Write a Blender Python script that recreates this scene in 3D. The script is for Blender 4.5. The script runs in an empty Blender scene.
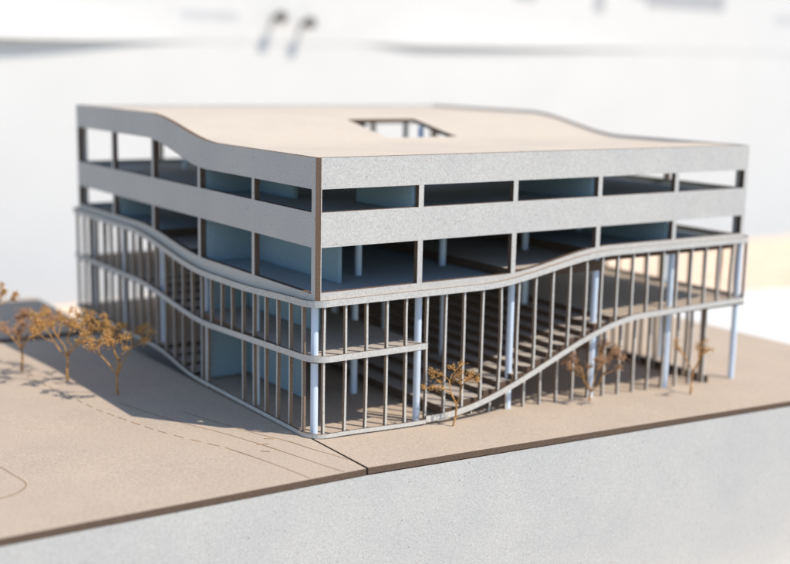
import bpy, bmesh, math, random
from mathutils import Vector, Matrix
random.seed(7)
scene = bpy.context.scene
C = scene.collection

# ------------------------------------------------------------------ camera
cam_d = bpy.data.cameras.new('camera'); cam = bpy.data.objects.new('camera', cam_d); C.objects.link(cam)
R_ = Vector((0.83000417, -0.55741825, 0.01944175)); U_ = Vector((0.08283892, 0.15766895, 0.98401129))
F_ = Vector((0.55157121, 0.81512294, -0.17704181)); P_ = Vector((-0.27808989, -0.47791743, 0.17657749))
M = Matrix.Identity(4)
for i in range(3):
    M[i][0] = R_[i]; M[i][1] = U_[i]; M[i][2] = -F_[i]; M[i][3] = P_[i]
cam.matrix_world = M
cam_d.sensor_width = 36.0; cam_d.lens = 36.0 * 1195.53 / 790.0
cam_d.clip_start = 0.01; cam_d.clip_end = 200.0
cam_d.dof.use_dof = True; cam_d.dof.focus_distance = 0.565; cam_d.dof.aperture_fstop = 5.8
scene.camera = cam

# ------------------------------------------------------------------ light
SUN_SRC = Vector((0.3553, -0.4806, 0.8018)).normalized()
w = bpy.data.worlds.new('World'); scene.world = w; w.use_nodes = True
nt = w.node_tree; bg = nt.nodes['Background']
sky = nt.nodes.new('ShaderNodeTexSky'); sky.sky_type = 'NISHITA'; sky.sun_disc = False; sky.ozone_density = 2.2; sky.dust_density = 0.3; sky.air_density = 1.0
sky.sun_elevation = math.asin(SUN_SRC.z)
sky.sun_rotation = math.atan2(SUN_SRC.x, SUN_SRC.y)
nt.links.new(sky.outputs[0], bg.inputs[0]); bg.inputs[1].default_value = 0.14
sd = bpy.data.lights.new('sun', 'SUN'); sun = bpy.data.objects.new('sun', sd); C.objects.link(sun)
sd.energy = 3.6; sd.angle = math.radians(0.55); sd.color = (1.0, 0.925, 0.815)
sun.rotation_euler = (-SUN_SRC).to_track_quat('-Z', 'Y').to_euler(); sun.location = (1, -1.5, 2.5)
vs = scene.view_settings
vs.view_transform = 'Standard'; vs.look = 'None'; vs.gamma = 1.0; vs.use_curve_mapping = False
vs.exposure = 0.44

# ------------------------------------------------------------------ helpers
def S(t):
    t = min(1.0, max(0.0, t)); return t * t * (3 - 2 * t)

def board(name, col, speck=0.35, fleck=0.5, scale=900.0, rough=0.85, bump=0.25, tint=None):
    """pressed grey / tan board: mottled pulp, dark and light flecks"""
    m = bpy.data.materials.new(name); m.use_nodes = True
    n = m.node_tree.nodes; l = m.node_tree.links; b = n['Principled BSDF']
    b.inputs['Roughness'].default_value = rough; b.inputs['Specular IOR Level'].default_value = 0.25
    tc = n.new('ShaderNodeTexCoord')
    def noise(sc, det, ro=0.6):
        x = n.new('ShaderNodeTexNoise'); x.inputs['Scale'].default_value = sc
        x.inputs['Detail'].default_value = det; x.inputs['Roughness'].default_value = ro
        l.new(tc.outputs['Object'], x.inputs['Vector']); return x
    def ramp(src, p0, c0, p1, c1):
        r = n.new('ShaderNodeValToRGB'); r.color_ramp.elements[0].position = p0; r.color_ramp.elements[0].color = c0
        r.color_ramp.elements[1].position = p1; r.color_ramp.elements[1].color = c1
        l.new(src, r.inputs[0]); return r
    def mix(kind, fac, a, bb):
        x = n.new('ShaderNodeMix'); x.data_type = 'RGBA'; x.blend_type = kind
        if isinstance(fac, float): x.inputs[0].default_value = fac
        else: l.new(fac, x.inputs[0])
        for s, v in ((6, a), (7, bb)):
            if isinstance(v, tuple): x.inputs[s].default_value = v
            else: l.new(v, x.inputs[s])
        return x.outputs[2]
    base = (col[0], col[1], col[2], 1)
    n1 = noise(scale, 4); r1 = ramp(n1.outputs[0], 0.3, (1 - speck, 1 - speck, 1 - speck, 1), 0.7, (1 + speck * .4, 1 + speck * .4, 1 + speck * .4, 1))
    c = mix('MULTIPLY', 1.0, base, r1.outputs[0])
    n2 = noise(22.0, 5); r2 = ramp(n2.outputs[0], 0.3, (.93, .93, .94, 1), 0.7, (1.03, 1.02, 1.0, 1))
    c = mix('MULTIPLY', 1.0, c, r2.outputs[0])
    # sparse dark flecks
    mp = n.new('ShaderNodeMapping'); mp.inputs['Rotation'].default_value = (.4, .7, .3); mp.inputs['Scale'].default_value = (1, .62, 1)
    l.new(tc.outputs['Object'], mp.inputs[0])
    for sc, thr, keep, tcol in ((330, .12, .78, (.16, .14, .13, 1)), (610, .17, .70, (.36, .30, .24, 1)), (420, .15, .94, (.42, .22, .16, 1)), (480, .16, .88, (.68, .67, .65, 1))):
        v = n.new('ShaderNodeTexVoronoi'); v.inputs['Scale'].default_value = sc; l.new(mp.outputs[0], v.inputs['Vector'])
        a = n.new('ShaderNodeMath'); a.operation = 'LESS_THAN'; a.inputs[1].default_value = thr; l.new(v.outputs['Distance'], a.inputs[0])
        sx = n.new('ShaderNodeSeparateColor'); l.new(v.outputs['Color'], sx.inputs[0])
        g = n.new('ShaderNodeMath'); g.operation = 'GREATER_THAN'; g.inputs[1].default_value = keep; l.new(sx.outputs[0], g.inputs[0])
        k = n.new('ShaderNodeMath'); k.operation = 'MULTIPLY'; l.new(a.outputs[0], k.inputs[0]); l.new(g.outputs[0], k.inputs[1])
        k2 = n.new('ShaderNodeMath'); k2.operation = 'MULTIPLY'; l.new(k.outputs[0], k2.inputs[0]); k2.inputs[1].default_value = fleck
        c = mix('MIX', k2.outputs[0], c, tcol)
    l.new(c, b.inputs['Base Color'])
    bp = n.new('ShaderNodeBump'); bp.inputs['Strength'].default_value = bump; bp.inputs['Distance'].default_value = 0.0004
    l.new(n1.outputs[0], bp.inputs['Height']); l.new(bp.outputs[0], b.inputs['Normal'])
    return m

def plain(name, col, rough=0.6, var=0.12, scale=300.0, spec=0.4):
    m = bpy.data.materials.new(name); m.use_nodes = True
    n = m.node_tree.nodes; l = m.node_tree.links; b = n['Principled BSDF']
    b.inputs['Roughness'].default_value = rough; b.inputs['Specular IOR Level'].default_value = spec
    tc = n.new('ShaderNodeTexCoord'); x = n.new('ShaderNodeTexNoise'); x.inputs['Scale'].default_value = scale; x.inputs['Detail'].default_value = 4
    l.new(tc.outputs['Object'], x.inputs['Vector'])
    r = n.new('ShaderNodeValToRGB'); r.color_ramp.elements[0].position = .3; r.color_ramp.elements[1].position = .7
    r.color_ramp.elements[0].color = tuple(v * (1 - var) for v in col) + (1,)
    r.color_ramp.elements[1].color = tuple(min(1, v * (1 + var)) for v in col) + (1,)
    l.new(x.outputs[0], r.inputs[0]); l.new(r.outputs[0], b.inputs['Base Color'])
    return m

GREY = board('grey_board', (.555, .54, .51), speck=.24, fleck=.65, scale=1300.0)
TAN = board('tan_board', (.48, .388, .302), speck=.20, fleck=.35)
ROOFM = board('roof_board', (.57, .49, .40), speck=.10, fleck=.2)
CUT = plain('burnt_cut_edge', (.125, .086, .062), .9, .3, 1500, .1)
FINCUT = plain('light_cut_edge', (.24, .175, .125), .9, .3, 1500, .1)
RIMM = board('rim_board', (.56, .545, .51), speck=.22, fleck=.35)
COLM = plain('white_plastic_rod', (.64, .735, .86), .45, .03, 150)
TWIG = plain('dry_twig', (.44, .24, .085), .85, .45, 500, .15)
TWIG2 = plain('dry_seed_head', (.50, .285, .105), .9, .5, 900, .1)
TWIG3 = plain('dry_reddish_seed_head', (.44, .26, .15), .9, .4, 900, .1)
WHITE = plain('white_paper', (.67, .66, .635), .8, .02, 40, .2)
WALLM = plain('white_board_paint', (.67, .66, .635), .8, .02, 8, .2)
WOOD = plain('pale_wood', (.74, .55, .40), .6, .15, 25, .3)
LINE = plain('burnt_engraving', (.24, .15, .08), .95, .3, 500, .05)
INK = plain('grey_print', (.42, .42, .43), .8, .05, 60, .2)
INKP = plain('pale_grey_print', (.55, .55, .55), .8, .05, 60, .2)
PINM = plain('dark_pin_head', (.035, .025, .02), .4, .2, 200, .5)
METAL = plain('pin_steel', (.5, .5, .5), .35, .1, 200, .5)
FLOORM = plain('grey_floor', (.27, .27, .28), .7, .05, 5, .3)

def link(name, bm, mats, parent=None, smooth=False):
    bmesh.ops.recalc_face_normals(bm, faces=bm.faces)
    me = bpy.data.meshes.new(name); bm.to_mesh(me); bm.free()
    for m in (mats if isinstance(mats, (list, tuple)) else [mats]): me.materials.append(m)
    if smooth:
        for f in me.polygons: f.use_smooth = True
    o = bpy.data.objects.new(name, me); C.objects.link(o)
    if parent: o.parent = parent
    return o

def tag(o, label=None, cat=None, group=None, kind=None):
    if label: o['label'] = label
    if cat: o['category'] = cat
    if group: o['group'] = group
    if kind: o['kind'] = kind
    return o

def thing(name, label, cat, group=None, loc=(0, 0, 0)):
    o = bpy.data.objects.new(name, None); C.objects.link(o); o.location = loc; o.empty_display_size = .01
    return tag(o, label, cat, group)

def grid(bm, us, nv, filled, pos, off, rim=1):
    """sheet of grid cells (filled(i,j)) with thickness vector off; open borders get material rim"""
    nu = len(us); off = Vector(off)
    need = set()
    for i in range(nu - 1):
        for j in range(nv - 1):
            if filled(i, j): need |= {(i, j), (i + 1, j), (i, j + 1), (i + 1, j + 1)}
    a = {k: bm.verts.new(pos(*k)) for k in need}
    b = {k: bm.verts.new(Vector(pos(*k)) + off) for k in need}
    fl = lambda i, j: 0 <= i < nu - 1 and 0 <= j < nv - 1 and filled(i, j)
    for i in range(nu - 1):
        for j in range(nv - 1):
            if not fl(i, j): continue
            q = [(i, j), (i + 1, j), (i + 1, j + 1), (i, j + 1)]
            bm.faces.new([a[k] for k in q]); bm.faces.new([b[k] for k in reversed(q)])
            for k0, k1, ni, nj in ((q[0], q[1], i, j - 1), (q[1], q[2], i + 1, j), (q[2], q[3], i, j + 1), (q[3], q[0], i - 1, j)):
                if not fl(ni, nj):
                    f = bm.faces.new([a[k1], a[k0], b[k0], b[k1]]); f.material_index = rim

def box(bm, x0, x1, y0, y1, z0, z1, sides=1, top=0):
    v = [bm.verts.new((x, y, z)) for z in (z0, z1) for y in (y0, y1) for x in (x0, x1)]
    for k, idx in enumerate(((0, 1, 3, 2), (4, 6, 7, 5), (0, 4, 5, 1), (2, 3, 7, 6), (0, 2, 6, 4), (1, 5, 7, 3))):
        f = bm.faces.new([v[i] for i in idx]); f.material_index = top if k < 2 else sides

def cyl(bm, x, y, z0, z1, r0, r1=None, n=14):
    r1 = r0 if r1 is None else r1
    a = [bm.verts.new((x + r0 * math.cos(2 * math.pi * i / n), y + r0 * math.sin(2 * math.pi * i / n), z0)) for i in range(n)]
    b = [bm.verts.new((x + r1 * math.cos(2 * math.pi * i / n), y + r1 * math.sin(2 * math.pi * i / n), z1)) for i in range(n)]
    for i in range(n): bm.faces.new([a[i], a[(i + 1) % n], b[(i + 1) % n], b[i]])
    bm.faces.new(a[::-1]); bm.faces.new(b)

# ------------------------------------------------------------------ dimensions (metres, the model at its own size)
W, D, T = 0.300, 0.324, 0.0030
OV = 0.003                                           # rim overhang at the front and left
OVR, OVB = 0.0075, 0.0110                            # and on the right and at the back
roof_z = lambda y: .1346 + .0125 * S((y - .105) / .095)
tband_z = lambda y: .1199 + .0124 * S((y - .117) / .085)
SILL3, BAND3 = .1090, .0924
sillL = lambda y: .0703 + .0095 * S((y - .118) / .10)
sillF = lambda x: .0709 + .0105 * S((x - .108) / .078)
rimL = lambda y: .0640 - .0028 * S(y / .08) + .0118 * S((y - .112) / .115)      # lower edge of the canopy rim
rimF = lambda x: .0645 + .0116 * S((x - .098) / .092)
RH = .0032
midL = lambda y: .0396 - .0045 * min(1, max(0, y / .113)) + .0090 * S((y - .11) / .11)
MIDF = .0391
ringL = lambda y: .0016 + .0066 * S((y - .125) / .065)
waveF = lambda x: .0013 + .0385 * S((x - .072) / .145)
groundR = lambda x: -.0373 * max(0, x)
groundL = lambda x, y: (-.014 * y if y > 0 else .006 * y) - .008 * x

# ------------------------------------------------------------------ table, floor, back board
bm = bmesh.new(); box(bm, -6, 8, -6, 8, -.90, -.88, 0, 0)
INNER = board('sky_tinted_slate_board', (.31, .43, .50), speck=.16, fleck=.25)  # blue-grey card, with extra blue skylight mixed into its colour
SKY_FLOOR = board('sky_tinted_floor_board', (.37, .42, .455), speck=.16, fleck=.25)  # tan floor with the blue skylight of shaded rooms put into its colour
DECK = board('deck_board', (.43, .375, .325), speck=.18, fleck=.3)
tag(link('floor', bm, FLOORM), 'grey floor under the display table', 'floor', kind='structure')
table = thing('display_table', 'pale wooden table top under the white paper and the model', 'table', loc=(0, 0, -.88))
def tpart(name, f, mats):
    bm = bmesh.new(); f(bm)
    for v in bm.verts: v.co.z += .88
    return link(name, bm, mats, table)
tpart('table_top', lambda b: box(b, -1.0, 1.9, -.075, .94, -.160, -.1195, 0, 0), WOOD)
for tx in (-.92, 1.82):
    for ty in (-.03, .86):
        tpart('leg', lambda b, tx=tx, ty=ty: box(b, tx - .03, tx + .03, ty - .03, ty + .03, -.88, -.160, 0, 0), WOOD)
bm = bmesh.new()
pts = [(-.95, -.060), (1.85, -.060), (1.85, .30), (1.10, .575), (.33, .755), (.13, .885), (-.15, .90), (-.95, .90)]
lo = [bm.verts.new((x, y, -.1194)) for x, y in pts]; hi = [bm.verts.new((x, y, -.1180)) for x, y in pts]
bm.faces.new(lo[::-1]); bm.faces.new(hi)
for i in range(len(pts)): bm.faces.new([lo[i], lo[(i + 1) % len(pts)], hi[(i + 1) % len(pts)], hi[i]])
tag(link('white_paper', bm, WHITE), 'large white paper lying on the table around the tan model base', 'paper')

BY = 1.25
bm = bmesh.new(); box(bm, -.9, 3.2, BY, BY + .02, -.88, 1.1, 0, 0)
tag(link('back_wall', bm, WALLM), 'plain white wall behind the model', 'wall', kind='structure')
# pinned sheet whose lower edge curls off the wall and throws the blue shade
def lift(x):
    a = .017 * S((.54 - x) / .36)
    b = .0085 * S((x - .80) / .14) * (1 - S((x - .98) / .62))
    return a + b
sheet = thing('pinned_sheet', 'large white printed sheet with curling lower edge pinned to the wall', 'poster', loc=(.9, BY, .21))
bm = bmesh.new()
xs = [-.5 + 2.9 * i / 87 for i in range(88)]; hs = [0, .01, .025, .05, .09, .15, .3, .6]
edge = lambda x: .2065 + .010 * S((x - .2) / 1.0) + .004 * S((x - 1.0) / .7)
def spos(i, j):
    x = xs[i]; h = hs[j]
    return (x - .9, -.0009 - lift(x) * math.exp(-h / .03), edge(x) + h - .21)
grid(bm, xs, len(hs), lambda i, j: True, spos, (0, .0005, 0), 0)
link('sheet', bm, WHITE, sheet)
def ink(x0, x1, z0, z1, m, name):
    bm = bmesh.new(); box(bm, x0 - .9, x1 - .9, -.0014, -.0011, z0 - .21, z1 - .21, 0, 0); link(name, bm, m, sheet)
ink(1.140, 1.190, .287, .40, INK, 'printed_block')
ink(1.335, 1.362, .286, .40, INK, 'printed_block')
ink(1.475, 1.70, .303, .40, INK, 'printed_block')
ink(1.44, 1.475, .318, .40, INK, 'printed_block')
ink(.42, .47, .244, .256, INKP, 'printed_line'); ink(.485, .585, .244, .256, INKP, 'printed_line')
ink(1.86, 2.1, .285, .30, INKP, 'printed_line')
for px, pz, lab in ((.648, .2505, 'left one of two dark push pins in the pinned sheet'), (.7005, .2435, 'right one of two dark push pins in the pinned sheet')):
    pin = thing('push_pin', lab, 'push pin', 'push pins in the sheet', (px, BY - .0038, pz))
    bm = bmesh.new(); n = 14
    prof = [(.0, .0045), (.006, .0045), (.008, .0025), (.015, .0035), (.018, .0085), (.023, .0095), (.026, .007), (.027, .001)]
    rings = []
    for d, r in prof: rings.append([bm.verts.new((r * math.cos(2 * math.pi * i / n), -d - .0008, r * math.sin(2 * math.pi * i / n))) for i in range(n)])
    for a, b in zip(rings, rings[1:]):
        for i in range(n): bm.faces.new([a[i], a[(i + 1) % n], b[(i + 1) % n], b[i]])
    bm.faces.new(rings[0]); bm.faces.new(rings[-1][::-1])
    link('pin_head', bm, PINM, pin, True)

# ------------------------------------------------------------------ ground plates and plinth
YF, YB = -.0485, .285
bm = bmesh.new()
xs = [-.62 + .6190 * i / 24 for i in range(25)]; ys = [YF + (YB - YF) * i / 12 for i in range(13)]
grid(bm, xs, 13, lambda i, j: True, lambda i, j: (xs[i], ys[j], groundL(xs[i], ys[j])), (0, 0, -.003))
gl = tag(link('ground_left', bm, [TAN, CUT]), 'tan engraved board forming the open ground left of the model building', 'ground', kind='structure')
bm = bmesh.new()
xr = [0 + .437 * i / 20 for i in range(21)]; yr = [YF + (.336 - YF) * i / 16 for i in range(17)]
grid(bm, xr, 17, lambda i, j: not (xr[i] < .02 and .14 < yr[j] < .29), lambda i, j: (xr[i], yr[j], groundR(xr[i])), (0, 0, -.003))
tag(link('ground_right', bm, [TAN, CUT]), 'tan board under and in front of the model building', 'ground', kind='structure')

# engraved lines on the left plate
def engraved(pts, wd=.00045, dash=None):
    bm = bmesh.new(); P = [Vector((x, y)) for x, y in pts]
    # resample with catmull-rom
    Q = []
    for i in range(len(P) - 1):
        p0 = P[max(0, i - 1)]; p1 = P[i]; p2 = P[i + 1]; p3 = P[min(len(P) - 1, i + 2)]
        for k in range(30):
            t = k / 30
            Q.append(.5 * ((2 * p1) + (p2 - p0) * t + (2 * p0 - 5 * p1 + 4 * p2 - p3) * t * t + (3 * p1 - p0 - 3 * p2 + p3) * t ** 3))
    Q.append(P[-1])
    acc = 0
    for a, b in zip(Q, Q[1:]):
        d = (b - a); acc += d.length
        if dash and (acc % dash[0]) > dash[1]: continue
        if d.length < 1e-6: continue
        nn = Vector((-d.y, d.x)).normalized() * wd / 2
        v = []
        for z in (-.0002, .00006):
            for q in (a - nn, b - nn, b + nn, a + nn): v.append(bm.verts.new((q.x, q.y, groundL(q.x, q.y) + z)))
        for idx in ((4, 5, 6, 7), (0, 1, 5, 4), (1, 2, 6, 5), (2, 3, 7, 6), (3, 0, 4, 7)): bm.faces.new([v[i] for i in idx])
    return link('engraved_line', bm, LINE, gl)
engraved([(-.080, .19), (-.0718, .1155), (-.0697, .0992), (-.0581, .0486), (-.0426, .009)], .0006, (.011, .0065))
engraved([(-.0426, .009), (-.0347, -.0206), (-.0291, -.0475)])
engraved([(-.056, .11), (-.045, .0643), (-.0338, .0325), (-.0252, .0022), (-.016, -.0333), (-.012, -.0475)])
engraved([(-.034, .075), (-.0219, .0293), (-.0121, .0016), (-.0084, -.0129), (-.004, -.026), (-.0016, -.034)])
engraved([(-.028, .006), (-.0225, .0035)], .0007); engraved([(-.0205, .0125), (-.0165, .0095)], .0007); engraved([(-.0305, -.004), (-.0275, -.007)], .0007)
engraved([(-.1425, .050), (-.1395, .0328), (-.1379, .0205), (-.1365, .0095), (-.1373, .0028), (-.1416, -.0029), (-.1474, -.0062), (-.16, -.0075), (-.20, -.008)])

plinth = thing('model_base', 'tall light grey cardboard base carrying the tan ground boards', 'model base', loc=(0, 0, -.1178))
def prism_xz(bm, pts, y0, y1, zoff):
    a = [bm.verts.new((x, y0, z + zoff)) for x, z in pts]; b = [bm.verts.new((x, y1, z + zoff)) for x, z in pts]
    bm.faces.new(a); bm.faces.new(b[::-1]); n = len(pts)
    for i in range(n):
        f = bm.faces.new([a[i], b[i], b[(i + 1) % n], a[(i + 1) % n]]); f.material_index = 1
bm = bmesh.new()
prism_xz(bm, [(-.62, groundL(-.62, YF) - .0032), (-.0008, groundL(0, YF) - .0033), (.437, groundR(.437) - .0032), (.437, -.1178), (-.62, -.1178)], YF + .0002, YF + .0032, .1178)
link('front_panel', bm, [GREY, CUT], plinth)
bm = bmesh.new(); box(bm, .4335, .4365, YF + .0034, .336, 0, .1178 + groundR(.437) - .0034, 1, 1); link('side_panel', bm, [GREY, GREY], plinth)
bm = bmesh.new(); box(bm, 0, .4333, .333, .336, 0, .095, 1, 1); link('back_panel', bm, [GREY, GREY], plinth)
bm = bmesh.new(); box(bm, -.62, -.0014, .2815, .2845, 0, .110, 1, 1); link('back_panel', bm, [GREY, GREY], plinth)
for k, xx in enumerate((-.60, -.3, -.01, .2)):
    bm = bmesh.new(); box(bm, xx, xx + .003, YF + .0034, .284, 0, .1178 + (groundL(xx, .284) if xx < 0 else groundR(xx + .01)) - .0034, 1, 1); link('rib', bm, [GREY, GREY], plinth)

# low neighbouring terrain behind the left plate
bm = bmesh.new()
xs2 = [-.62 + .6185 * i / 30 for i in range(31)]; ys2 = [.298 + .125 * i / 10 for i in range(11)]
hill = lambda x, y: -.004 + .002 * math.exp(-((x + .045) / .05) ** 2) * S((y - .29) / .07) + .002 * S((-.1 - x) / .1) * S((y - .3) / .1)
grid(bm, xs2, 11, lambda i, j: True, lambda i, j: (xs2[i], ys2[j], hill(xs2[i], ys2[j])), (0, 0, -.02))
tag(link('terrain', bm, [TAN, CUT]), 'low tan mound of board behind the left ground plate', 'terrain', kind='structure')

# ------------------------------------------------------------------ the building
B = thing('building_model', 'cardboard model of a long building with wavy floors, thin fins and strip windows', 'model building')
def part(name, f, mats, parent=None, smooth=False):
    bm = bmesh.new(); f(bm); return link(name, bm, mats, parent or B, smooth)

def breaks(L, posts, pw, n=90):
    """sample positions along a wall: fine steps plus post edges; returns list and function is_post(cell)"""
    s = set([0.0, L])
    for c in posts: s |= {c - pw / 2, c + pw / 2}
    for k in range(1, n):
        v = L * k / n
        if min(abs(v - q) for q in s) > .0008: s.add(v)
    us = sorted(s)
    isp = lambda i: any(c - pw / 2 - 1e-6 <= .5 * (us[i] + us[i + 1]) <= c + pw / 2 + 1e-6 for c in posts)
    return us, isp
PW = .0030
def wall(bm, L, posts, endw, place, off, zlev):
    ps = list(posts); us, isp0 = breaks(L, ps + [endw[0] / 2, L - endw[1] / 2] if False else ps, PW)
    for e in (endw[0], L - endw[1]):
        if e not in us: us.append(e)
    us.sort()
    mid = lambda i: .5 * (us[i] + us[i + 1])
    isp = lambda i: mid(i) < endw[0] or mid(i) > L - endw[1] or any(abs(mid(i) - c) <= PW / 2 for c in ps)
    fill = lambda i, j: j in (0, 2, 4) or isp(i)
    grid(bm, us, 6, fill, lambda i, j: place(us[i], zlev[j](us[i])), off)
levL = [lambda y: rimL(y) + RH - .0012, sillL, lambda y: BAND3, lambda y: SILL3, tband_z, roof_z]
levF = [lambda x: rimF(x) + RH - .0012, sillF, lambda x: BAND3, lambda x: SILL3, lambda x: .1199, lambda x: .1345]
levB = [lambda x: .0745, lambda x: .0798, lambda x: BAND3, lambda x: SILL3, lambda x: tband_z(D), lambda x: roof_z(D)]
levR = [lambda y: .0745, lambda y: .0805, lambda y: BAND3, lambda y: SILL3, tband_z, roof_z]
postsY = [.0630, .1278, .1927, .2575]
postsX = [.0600, .1200, .1797, .2395]
part('side_wall', lambda b: wall(b, D, postsY, (.0036, .003), lambda u, z: (0, u, z), (T, 0, 0), levL), [GREY, CUT])
part('front_wall', lambda b: wall(b, W - T, [q - T for q in postsX], (.0004, .0030), lambda u, z: (u + T + .0002, .0003, z), (0, T, 0), levF), [GREY, CUT])
part('side_wall', lambda b: wall(b, D - T - .004, [q - T for q in postsY], (.003, .003), lambda u, z: (W, u + T + .0006, z), (-T, 0, 0), levR), [GREY, CUT])
part('back_wall_panel', lambda b: wall(b, W - T - .0006, [q - T for q in postsX], (.003, .003), lambda u, z: (u + T + .0002, D, z), (0, -T, 0), levB), [GREY, CUT])

# roof sheet with the light well
xs3 = [T + .0001, .06, .1240, .1755, .24, W - T - .0001]
ys3 = sorted(set([.0034, .1262, .1750, D - T - .0002] + [.0034 + .3172 * k / 60 for k in range(61)]))
ys3 = [y for i, y in enumerate(ys3) if i == 0 or y - ys3[i - 1] > .0004 or y in (.1262, .1750)]
roofdrop = lambda y: .0004 + .0014 * S((y - .02) / .05)
part('roof', lambda b: grid(b, xs3, len(ys3), lambda i, j: not (i == 2 and .1262 - 1e-6 <= ys3[j] < .1750 - 1e-6),
     lambda i, j: (xs3[i], ys3[j], roof_z(ys3[j]) - roofdrop(ys3[j])), (0, 0, -.0025)), [ROOFM, CUT])
# upper floor
part('upper_floor', lambda b: box(b, T + .0002, W - T - .0002, .0036, D - T - .0002, .1030, .1060), [SKY_FLOOR, CUT])
# stepped middle floor (three levels)
F2 = [.0674, .0724, .0775]
for (x0, x1, y0, y1, k) in ((.0035, .122, .0036, .145, 0), (.1222, .188, .0036, .1930, 1), (.0035, .1220, .1452, .1930, 1), (.1882, .2966, .0036, .3205, 2), (.0035, .1880, .1932, .3205, 2)):
    part('middle_floor', lambda b: box(b, x0, x1, y0, y1, F2[k] - (.0030 if k == 0 else .0054), F2[k]), [SKY_FLOOR if k != 1 else DECK, CUT])  # shaded levels get the skylight-tinted board, the level that catches sun stays brown
# interior walls
def iw(x0, x1, y0, y1, z0, z1): part('inner_wall', lambda b: box(b, x0, x1, y0, y1, z0, z1, 0, 0), [INNER])
iw(.0575, .0597, .0045, .0560, .1062, .1315)
iw(.1770, .1792, .0045, .0660, .1062, .1315)
iw(.0040, .0330, .1262, .1284, .1062, .1318); iw(.0332, .0354, .080, .1284, .1062, .1318)
iw(.0040, .0330, .1262, .1284, .0676, .1028); iw(.0332, .0354, .034, .1284, .0676, .1028)
iw(.2370, .2392, .0045, .2222, .0777, .1028)
iw(.0010, .0300, .1270, .1292, .0398, .0640); iw(.0302, .0324, .050, .1292, .0398, .0640)
iw(.0010, .0300, .1270, .1292, .0005, .0365); iw(.0302, .0324, .066, .1292, .0005, .0365)
iw(.0500, .2360, .2200, .2222, .0777, .1028); iw(.0040, .0300, .2562, .2584, .0777, .1028); iw(.120, .180, .24, .2422, .1062, .1425)
# first floor: corner plate, right plate, back plate
def corner_plate(b):
    pts = [(.0640, -.0008), (.0640, .1268), (-.0008, .1268)] + [(.0080 - .0088 * math.cos(math.radians(90 * k / 6)), .0080 - .0088 * math.sin(math.radians(90 * k / 6))) for k in range(7)]
    lo = [b.verts.new((x, y, .0366)) for x, y in pts]; hi = [b.verts.new((x, y, .0396)) for x, y in pts]
    b.faces.new(lo[::-1]); b.faces.new(hi)
    for k in range(len(pts)): b.faces.new([lo[k], lo[(k + 1) % len(pts)], hi[(k + 1) % len(pts)], hi[k]]).material_index = 1
part('corner_floor', corner_plate, [DECK, CUT])
part('gallery_floor', lambda b: box(b, .1985, .3040, -.0006, .3230, .0372, .0402), [TAN, CUT])
part('gallery_floor', lambda b: box(b, -.0006, .1980, .215, .3230, .0408, .0438), [TAN, CUT])
for k in range(5):
    y0 = .1300 + .0168 * k; z = .0366 + .0016 * k
    part('landing_step', lambda b: box(b, -.0002, .060, y0, y0 + .0165, z - .0026, z), [TAN, CUT])
part('added_gap_block', lambda b: box(b, .0212, .0232, .1300, .3230, -.030, .0065, 0, 0), [GREY])  # added panels that close the void so no light leaks through
part('added_gap_block', lambda b: box(b, -.0004, .0210, .3205, .3228, -.030, .0065, 0, 0), [GREY])
part('raised_floor', lambda b: box(b, -.0006, .100, .180, .3230, .0066, .0094), [TAN, CUT])
for k in range(3):
    part('landing_step', lambda b: box(b, .0, .060, .136 + .0145 * k, .136 + .0145 * k + .014, .0005 + .0022 * k, .0025 + .0022 * k), [TAN, CUT])
# big stair following the wavy rail
def inv_wave(z):
    a, b = .072, .217
    for _ in range(50):
        m = (a + b) / 2
        if waveF(m) < z: a = m
        else: b = m
    return a
NS = 13
tops = [.0402 * (k + 1) / NS for k in range(NS)]
xk = [inv_wave(max(.0016, t - .0030)) for t in tops] + [.2015]
for k in range(NS):
    part('stair_step', lambda b: box(b, xk[k], min(xk[k + 1] + .0002, .1983), .0022, .212, tops[k] - .0036, tops[k]), [DECK, CUT])  # open risers closed in dark brown, painting in the shade between treads

# rims: bent strips round the building
def loop(ov, r=.010, step=.004):
    """closed outline, counter-clockwise from above, starting front-left; yields (x,y,side)"""
    d = OV - ov; x0, x1, y0, y1 = -ov, W + OVR - d, -ov, D + OVB - d
    P = []
    def arc(cx, cy, a0, side):
        for k in range(9):
            a = math.radians(a0 + 90 * k / 8); P.append((cx + r * math.cos(a), cy + r * math.sin(a)))
    def line(ax, ay, bx, by):
        n = int(math.hypot(bx - ax, by - ay) / step)
        for k in range(1, n): P.append((ax + (bx - ax) * k / n, ay + (by - ay) * k / n))
    arc(x0 + r, y0 + r, 180, 'c'); line(x0 + r, y0, x1 - r, y0)
    arc(x1 - r, y0 + r, 270, 'c'); line(x1, y0 + r, x1, y1 - r)
    arc(x1 - r, y1 - r, 0, 'c'); line(x1 - r, y1, x0 + r, y1)
    arc(x0 + r, y1 - r, 90, 'c'); line(x0, y1 - r, x0, y0 + r)
    return P
def zrim(x, y):
    """height of the canopy rim's lower edge along the outline"""
    if y < .012 and x < .012:                               # front-left corner blends the two faces
        t = min(1, max(0, .5 + (x - y) / .024)); return rimL(y) * (1 - t) + rimF(x) * t
    if y < .012: return rimF(x)
    if x < .012: return rimL(y) if y < D - .02 else rimL(y) * (1 - S((y - D + .02) / .03)) + .0730 * S((y - D + .02) / .03)
    if x > W - .012: return rimF(W)
    return .0730 + (.0761 - .0730) * (x / W)
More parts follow.
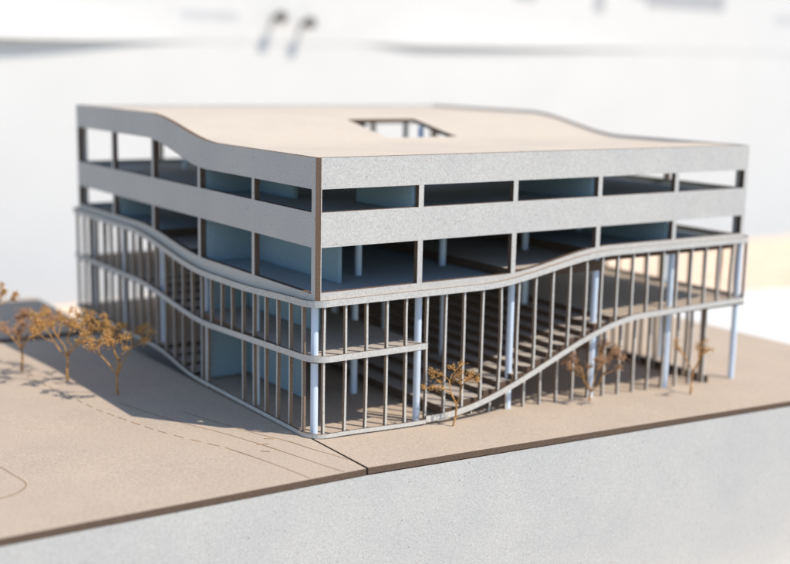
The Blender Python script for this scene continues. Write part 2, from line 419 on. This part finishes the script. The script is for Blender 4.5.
def strip(bm, path, zf, h, th, closed):
    """vertical strip following path; wide faces material 0, edges 1"""
    n = len(path); ring = []
    for i, (x, y) in enumerate(path):
        a = path[(i - 1) % n] if closed or i else path[i]; b = path[(i + 1) % n] if closed or i < n - 1 else path[i]
        t = Vector((b[0] - a[0], b[1] - a[1])).normalized(); nn = Vector((-t.y, t.x)) * th      # inward for ccw
        z = zf(x, y)
        ring.append([bm.verts.new(q) for q in ((x, y, z), (x, y, z + h), (x + nn.x, y + nn.y, z + h), (x + nn.x, y + nn.y, z))])
    for i in range(n if closed else n - 1):
        a = ring[i]; b = ring[(i + 1) % n]
        for k in range(4):
            f = bm.faces.new([a[k], b[k], b[(k + 1) % 4], a[(k + 1) % 4]]); f.material_index = 1 if k in (1, 3) else 0
    if not closed:
        for r in (ring[0][::-1], ring[-1]):
            f = bm.faces.new(r); f.material_index = 1
outer = loop(OV)
part('canopy_rim', lambda b: strip(b, outer, zrim, RH, .0010, True), [RIMM, CUT], smooth=False)
def lip(b):
    inner = loop(-.0036, .004)
    o2 = loop(OV - .0011, .009); n = len(o2)
    m = len(inner)
    # outer and inner loops sampled alike by angle index
    A = []; 
    for i, (x, y) in enumerate(o2):
        ix = min(max(x, .0034), W - .0034); iy = min(max(y, .0036), D - .0036)
        z = zrim(x, y) + RH - .0004
        A.append([b.verts.new(q) for q in ((x, y, z), (ix, iy, z), (ix, iy, z - .0016), (x, y, z - .0016))])
    for i in range(n):
        p, q = A[i], A[(i + 1) % n]
        for k in range(4):
            try: b.faces.new([p[k], q[k], q[(k + 1) % 4], p[(k + 1) % 4]])
            except ValueError: pass
part('canopy', lip, [TAN])

def open_path(side_pts): return side_pts
def midpath():
    P = []
    y = D + OVB - .010
    r = .010
    n = 84
    for k in range(n): P.append((-OV, y + (-OV + r - y) * k / n))
    for k in range(9):
        a = math.radians(180 + 90 * k / 8); P.append((-OV + r + r * math.cos(a), -OV + r + r * math.sin(a)))
    for k in range(1, 16): P.append((-OV + r + (.0640 + OV - r) * k / 15, -OV))
    return P
def zmid(x, y):
    if y > .007: return midL(y) - RH * .5
    t = min(1, max(0, .5 + (x - y) / .024)); return midL(max(y, 0)) * (1 - t) + MIDF * t - RH * .5
part('floor_rim', lambda b: strip(b, midpath(), zmid, .0031, .0010, False), [RIMM, CUT])
def wavepath():
    P = [(.0640 + (W + OVR - .010 - .0640) * k / 80, -OV) for k in range(81)]
    for k in range(1, 9):
        a = math.radians(270 + 90 * k / 8); P.append((W + OVR - .010 + .010 * math.cos(a), -OV + .010 + .010 * math.sin(a)))
    P += [(W + OVR, .007 + (D - .007) * k / 40) for k in range(1, 41)]
    return P
def zwave(x, y):
    z = waveF(x) if y < .012 else waveF(W)
    return z + .0012 * S((x - .2) / .1) - .0020
part('wavy_floor_rim', lambda b: strip(b, wavepath(), zwave, .0032, .0010, False), [RIMM, CUT])
def ringpath():
    P = []; y = D + OVB - .010; r = .010; n = 84
    for k in range(n): P.append((-OV, y + (-OV + r - y) * k / n))
    for k in range(9):
        a = math.radians(180 + 90 * k / 8); P.append((-OV + r + r * math.cos(a), -OV + r + r * math.sin(a)))
    for k in range(1, 16): P.append((-OV + r + (.0638 + OV - r) * k / 15, -OV))
    return P
def zring(x, y):
    return (ringL(y) if y > .01 else .0016) - .0014 - .0015 * S((x - .01) / .05)
part('ground_rim', lambda b: strip(b, ringpath(), zring, .0020, .0010, False), [RIMM, CUT])
part('ground_rail', lambda b: box(b, .2800, .2815, .004, .3200, groundR(.28) + .0002, groundR(.28) + .0048), [RIMM, CUT])

# fins
FW, FD = .00108, .0019
def fin(x, y, z0, z1, ax, sgn=1, w_=FW, dep=FD):
    """slat with its narrow face on the outside; ax = 'x' stands in the front row, 'y' in a side row"""
    bm = bmesh.new(); ns = 6; amp = random.gauss(0, .00032); amp2 = random.gauss(0, .00018); ph = random.uniform(0, 3); tw = random.gauss(0, .00015)
    rings = []
    for k in range(ns + 1):
        t = k / ns; z = z0 + (z1 - z0) * t
        d = amp * math.sin(math.pi * t) + amp2 * math.sin(2 * math.pi * t + ph) + tw * (t - .5)
        c = []
        for s, dd in ((-.5, 0), (.5, 0), (.5, 1), (-.5, 1)):
            if ax == 'x': c.append(bm.verts.new((x + s * w_ + d, y + sgn * dd * dep, z)))
            else: c.append(bm.verts.new((x + sgn * dd * dep, y + s * w_ + d, z)))
        rings.append(c)
    for a, b in zip(rings, rings[1:]):
        for k in range(4):
            f = bm.faces.new([a[k], a[(k + 1) % 4], b[(k + 1) % 4], b[k]]); f.material_index = 1 if k in (1, 3) else 0
    bm.faces.new(rings[0][::-1]); bm.faces.new(rings[-1])
    return link('fin', bm, [RIMM, FINCUT], B)
yo = -OV + .0011
for k in range(26):
    x = .0044 + .0119 * k
    zt = rimF(x) + .0022
    if x < .066: fin(x, yo, .0002 + groundR(x), zt, 'x')
    else: fin(x, yo, waveF(x) - .0006, zt, 'x')
for k in range(16):
    x = .0994 + .0119 * k
    if x < .284: fin(x, .0052, groundR(x) + .0001, waveF(x) - .0012 if x < .2 else .0370, 'x')
doorway = (.0755, .1130)
for k in range(26):
    y = .0086 + .01262 * k
    if y > D + .009: continue
    zt = rimL(y) + .0022; zm = midL(y)
    if doorway[0] < y < doorway[1]: fin(-OV + .0011, y, zm - .0006, zt, 'y')
    else: fin(-OV + .0011, y, (ringL(y) if y > .13 else groundL(0, y) + .0004), zt, 'y')
fin(-OV + .0011, .1156, groundL(0, .1156) + .0004, midL(.1156), 'y', 1, .0026)
for k in range(26):
    y = .0086 + .01262 * k
    if y > D - .002: continue
    fin(W + OVR - .0011, y, .0396, .0772, 'y', -1)
    fin(.2790, y, groundR(.28) + .0003, .0370, 'y', -1)
for k in range(24):
    x = .0104 + .0119 * k
    fin(x, D + OVB - .0011, .0420, zrim(x, D) + .0015, 'x', -1)
    if x < .27: fin(x, D + OVB - .0011, groundR(x) + .0001, .0420, 'x', -1)
# outer columns and inner columns
gx = [.0040 + .0605 * k for k in range(6)]; gx[5] = .3055
gy = [.0068 + .0605 * k for k in range(6)]
for i, x in enumerate(gx):
    for j, y in enumerate(gy):
        xx = min(x, W - .0005); xx = x
        zt = .0643 if (xx < .122 and y < .145) else (.0693 if (xx < .188 and y < .193) else .0744)
        if x > W - .01: zt = .0740
        if j == 0: zt = rimF(x) + RH - .0022
        if i == 0 and j: zt = rimL(y) + RH - .0022
        r = .00185
        part('column', lambda b: cyl(b, xx, y, (.0095 if i == 0 and y > .15 else groundR(xx) + .0001), zt, r), COLM, smooth=False)
for x, y in ((.0560, .0510), (.1150, .0560), (.1750, .0560), (.235, .075), (.0560, .165), (.115, .165), (.175, .165), (.235, .165), (.056, .27), (.115, .27), (.235, .27)):
    z0 = .0675 if (x < .122 and y < .145) else (.0725 if (x < .188 and y < .193) else .0776)
    part('column', lambda b: cyl(b, x, y, z0, .1029, .0019), COLM)
    if y > .06: part('column', lambda b: cyl(b, x, y, .1061, roof_z(y) - .0044, .0019), COLM)

# ------------------------------------------------------------------ dry twig trees
def tube(bm, pts, n=6):
    prev = None
    for i, (p, r) in enumerate(pts):
        a = pts[max(0, i - 1)][0]; b = pts[min(len(pts) - 1, i + 1)][0]
        d = (b - a)
        if d.length < 1e-7: d = Vector((0, 0, 1))
        d.normalize(); u = d.orthogonal().normalized(); v = d.cross(u)
        ring = [bm.verts.new(p + (u * math.cos(2 * math.pi * k / n) + v * math.sin(2 * math.pi * k / n)) * r) for k in range(n)]
        if prev:
            for k in range(n): bm.faces.new([prev[k], prev[(k + 1) % n], ring[(k + 1) % n], ring[k]])
        else: bm.faces.new(ring[::-1])
        prev = ring
    bm.faces.new(prev)
def seed(bm, c, r, rnd):
    """small ragged bud: squashed, jittered octahedron"""
    ax = [Vector((rnd.gauss(0, 1), rnd.gauss(0, 1), rnd.gauss(0, 1) + .3)).normalized() for _ in range(3)]
    ax[1] = ax[0].cross(ax[1]).normalized(); ax[2] = ax[0].cross(ax[1]).normalized()
    s = [r * rnd.uniform(.9, 1.9), r * rnd.uniform(.45, .8), r * rnd.uniform(.45, .8)]
    v = [bm.verts.new(c + ax[k] * s[k] * sg) for k in range(3) for sg in (1, -1)]
    for a, b, d in ((0, 2, 4), (2, 1, 4), (1, 3, 4), (3, 0, 4), (2, 0, 5), (1, 2, 5), (3, 1, 5), (0, 3, 5)): bm.faces.new([v[a], v[b], v[d]])
def head(bw, bs, tip, d, size, n, rnd, thin):
    """umbel: short spokes with buds"""
    for _ in range(n):
        dd = (d * rnd.uniform(.3, 1.0) + Vector((rnd.gauss(0, .6), rnd.gauss(0, .6), rnd.gauss(.1, .5)))).normalized()
        L = size * rnd.uniform(.4, 1.1); e = tip + dd * L
        tube(bw, [(tip, thin), (tip + dd * L * .5 + Vector((0, 0, L * .08)), thin * .8), (e, thin * .6)], 4)
        for _ in range(rnd.choice((2, 3, 3, 4))):
            seed(bs, e + Vector((rnd.gauss(0, 1), rnd.gauss(0, 1), rnd.gauss(0, 1))) * size * .20, size * rnd.uniform(.10, .17), rnd)
def make_tree(loc, label, rnd, segs, headsize, nhead, seedmat=TWIG2, r0=.00062, twigs=True):
    """segs: list of (start, end, radius_start, radius_end, head?) in local metres"""
    t = thing('dry_twig_tree', label, 'model tree', 'dry twig trees round the model building', loc)
    bw = bmesh.new(); bs = bmesh.new(); cr = bmesh.new()
    for a, b, ra, rb, hd in segs:
        m = (a + b) / 2 + Vector((rnd.gauss(0, 1), rnd.gauss(0, 1), rnd.gauss(0, 1))) * (b - a).length * .06
        tube(bw, [(a, ra), (a.lerp(m, .5) * .5 + (a + (m - a) * .5) * .5, ra * .7 + rb * .3), (m, (ra + rb) / 2), (b, rb)], 6)
        seed(bs, b, rb * 1.5, rnd)
        d = (b - a).normalized()
        if hd: head(cr, bs, b, d, headsize * hd, nhead, rnd, rb * .62)
    link('trunk', bw, TWIG, t, True)
    # spokes and buds form the crown
    me = bpy.data.meshes.new('tmp'); cr.to_mesh(me); bs.from_mesh(me); cr.free(); bpy.data.meshes.remove(me)
    link('crown', bs, seedmat, t)
    # dab of glue at the foot
    g = bmesh.new(); n = 10; rr = [(.0, .0007), (.0002, .0006), (.0004, .0004), (.0005, .0001)]
    rg = [[g.verts.new((r * math.cos(2 * math.pi * k / n) * (1 + .3 * math.sin(3 * k)), r * math.sin(2 * math.pi * k / n), z - .0001)) for k in range(n)] for z, r in rr]
    for p, q in zip(rg, rg[1:]):
        for k in range(n): g.faces.new([p[k], p[(k + 1) % n], q[(k + 1) % n], q[k]])
    g.faces.new(rg[-1]); g.faces.new(rg[0][::-1])
    link('glue_dab', g, COLM, t, True)
    return t
CR = Vector((R_.x, R_.y, 0)).normalized(); CB = Vector((-CR.y, CR.x, 0))       # sideways / away, horizontal
def L2(px, up, dep, s): return CR * (px * s) + Vector((0, 0, 1)) * (up * s) + CB * dep

# tree by the wavy rail: limbs drawn one by one (sideways, up, depth)
rnd = random.Random(3); s = .00051
P = lambda x, y, dp=0: L2(x - 453, (427 - y), dp * .001, s)
sg = []
def ad(a, b, ra, rb, h=0): sg.append((a, b, ra, rb, h))
b0 = P(453, 427.5); k1 = P(455.5, 417, .3); k2 = P(456, 404, .2)
ad(b0, k1, .00060, .00052); ad(k1, k2, .00052, .00050)
a1 = P(449.8, 391.2, -1.5); ad(k2, a1, .00045, .00040)
a2 = P(443.4, 387, -2.5); ad(a1, a2, .00035, .00032)
ad(a2, P(434, 384.8, -3.5), .0003, .00026, .7); ad(P(434, 384.8, -3.5), P(424.5, 385, -4), .00026, .0002, .8)
a3 = P(438, 381, -.5); ad(a2, a3, .0003, .00026, .5); ad(a3, P(433.5, 377, 0), .00026, .0002, .9)
ad(a2, P(439.5, 389.5, 3), .00026, .0002, .7)
a4 = P(448.4, 380.5, 1.5); ad(a1, a4, .00035, .0003)
a5 = P(454, 371, 2.5); ad(a4, a5, .0003, .00026); ad(a5, P(458.2, 367, 3), .00026, .0002, 1.0); ad(a5, P(450.5, 367.5, 1), .00026, .0002, .8)
a6 = P(440, 374, .5); ad(a4, a6, .0003, .00026, .5); ad(a6, P(433, 370.5, -.5), .00026, .0002, .8)
c1 = P(461.2, 385.5, 2); ad(k2, c1, .00048, .0004)
c2 = P(457.6, 378.4, 3.5); ad(c1, c2, .0003, .00025, .8); ad(c2, P(459, 374, 2), .00025, .0002, .8)
c3 = P(465.5, 379.4, 0); ad(c1, c3, .00034, .00028, 1.0); ad(c3, P(472, 376.8, -1), .00028, .0002, 1.0); ad(c3, P(468, 374.5, 2), .00025, .0002, .9)
ad(c1, P(453.5, 381, 5), .00026, .0002, .7)
make_tree((.0755, -.0105, -.0029), 'orange twig tree standing before the lowest part of the wavy rail', rnd, sg, .0032, 13)

def wild(loc, label, seedv, H, spread, fork, nl, seedmat, hs, lean=0, nh=15, flat=.5):
    """branching twig tree: trunk to fork height, limbs fanning out to a domed crown"""
    rnd = random.Random(seedv); sg = []
    f = Vector((lean * fork * H, 0, fork * H)); 
    mid = Vector((lean * fork * H * .3 + rnd.gauss(0, .0006), rnd.gauss(0, .0006), fork * H * .5))
    sg.append((Vector((0, 0, -.0002)), mid, .00072, .00062, 0)); sg.append((mid, f, .00062, .00055, 0))
    for i in range(nl):
        a = 2 * math.pi * (i + rnd.uniform(-.25, .25)) / nl
        rad = spread * rnd.uniform(.30, .5); e = f + Vector((math.cos(a) * rad, math.sin(a) * rad, (H - fork * H) * rnd.uniform(.35, .6)))
        sg.append((f, e, .00044, .00034, 0))
        for j in range(3):
            a2 = a + rnd.uniform(-1.1, 1.1); r2 = spread * rnd.uniform(.22, .48)
            e2 = e + Vector((math.cos(a2) * r2, math.sin(a2) * r2, (H - e.z) * rnd.uniform(.25, .75)))
            sg.append((e, e2, .00030, .00022, .9))
            for k in range(2):
                a3 = a2 + rnd.uniform(-1.2, 1.2); r3 = spread * rnd.uniform(.12, .28)
                e3 = e2 + Vector((math.cos(a3) * r3, math.sin(a3) * r3, (H - e2.z) * rnd.uniform(.1, .8)))
                sg.append((e2, e3, .00022, .00017, 1.0))
    return make_tree(loc, label, rnd, sg, hs, nh, seedmat)
wild((.1800, .0000, -.0066), 'spreading brown twig tree against the third tall column from the right', 11, .0315, .0200, .16, 4, TWIG3, .0030)
wild((.2473, -.0128, -.0091), 'sparse pale twig tree at the right end of the front', 21, .0320, .0125, .42, 3, TWIG2, .0024, .1, 5)
wild((-.0501, .1251, -.0013), 'dark twig tree standing wholly in the shade of the building', 5, .0360, .0185, .30, 4, TWIG2, .0032)
wild((-.0637, .1663, -.0018), 'golden twig tree at the edge of the building shade', 8, .0400, .0195, .36, 4, TWIG2, .0034)
wild((-.0792, .2006, -.0022), 'reddish twig tree in the sun left of the golden one', 14, .0330, .0195, .42, 4, TWIG3, .0034)
wild((-.1040, .2101, -.0021), 'tall twig tree cut off by the left picture edge', 31, .0500, .0170, .62, 3, TWIG2, .0030, .22)
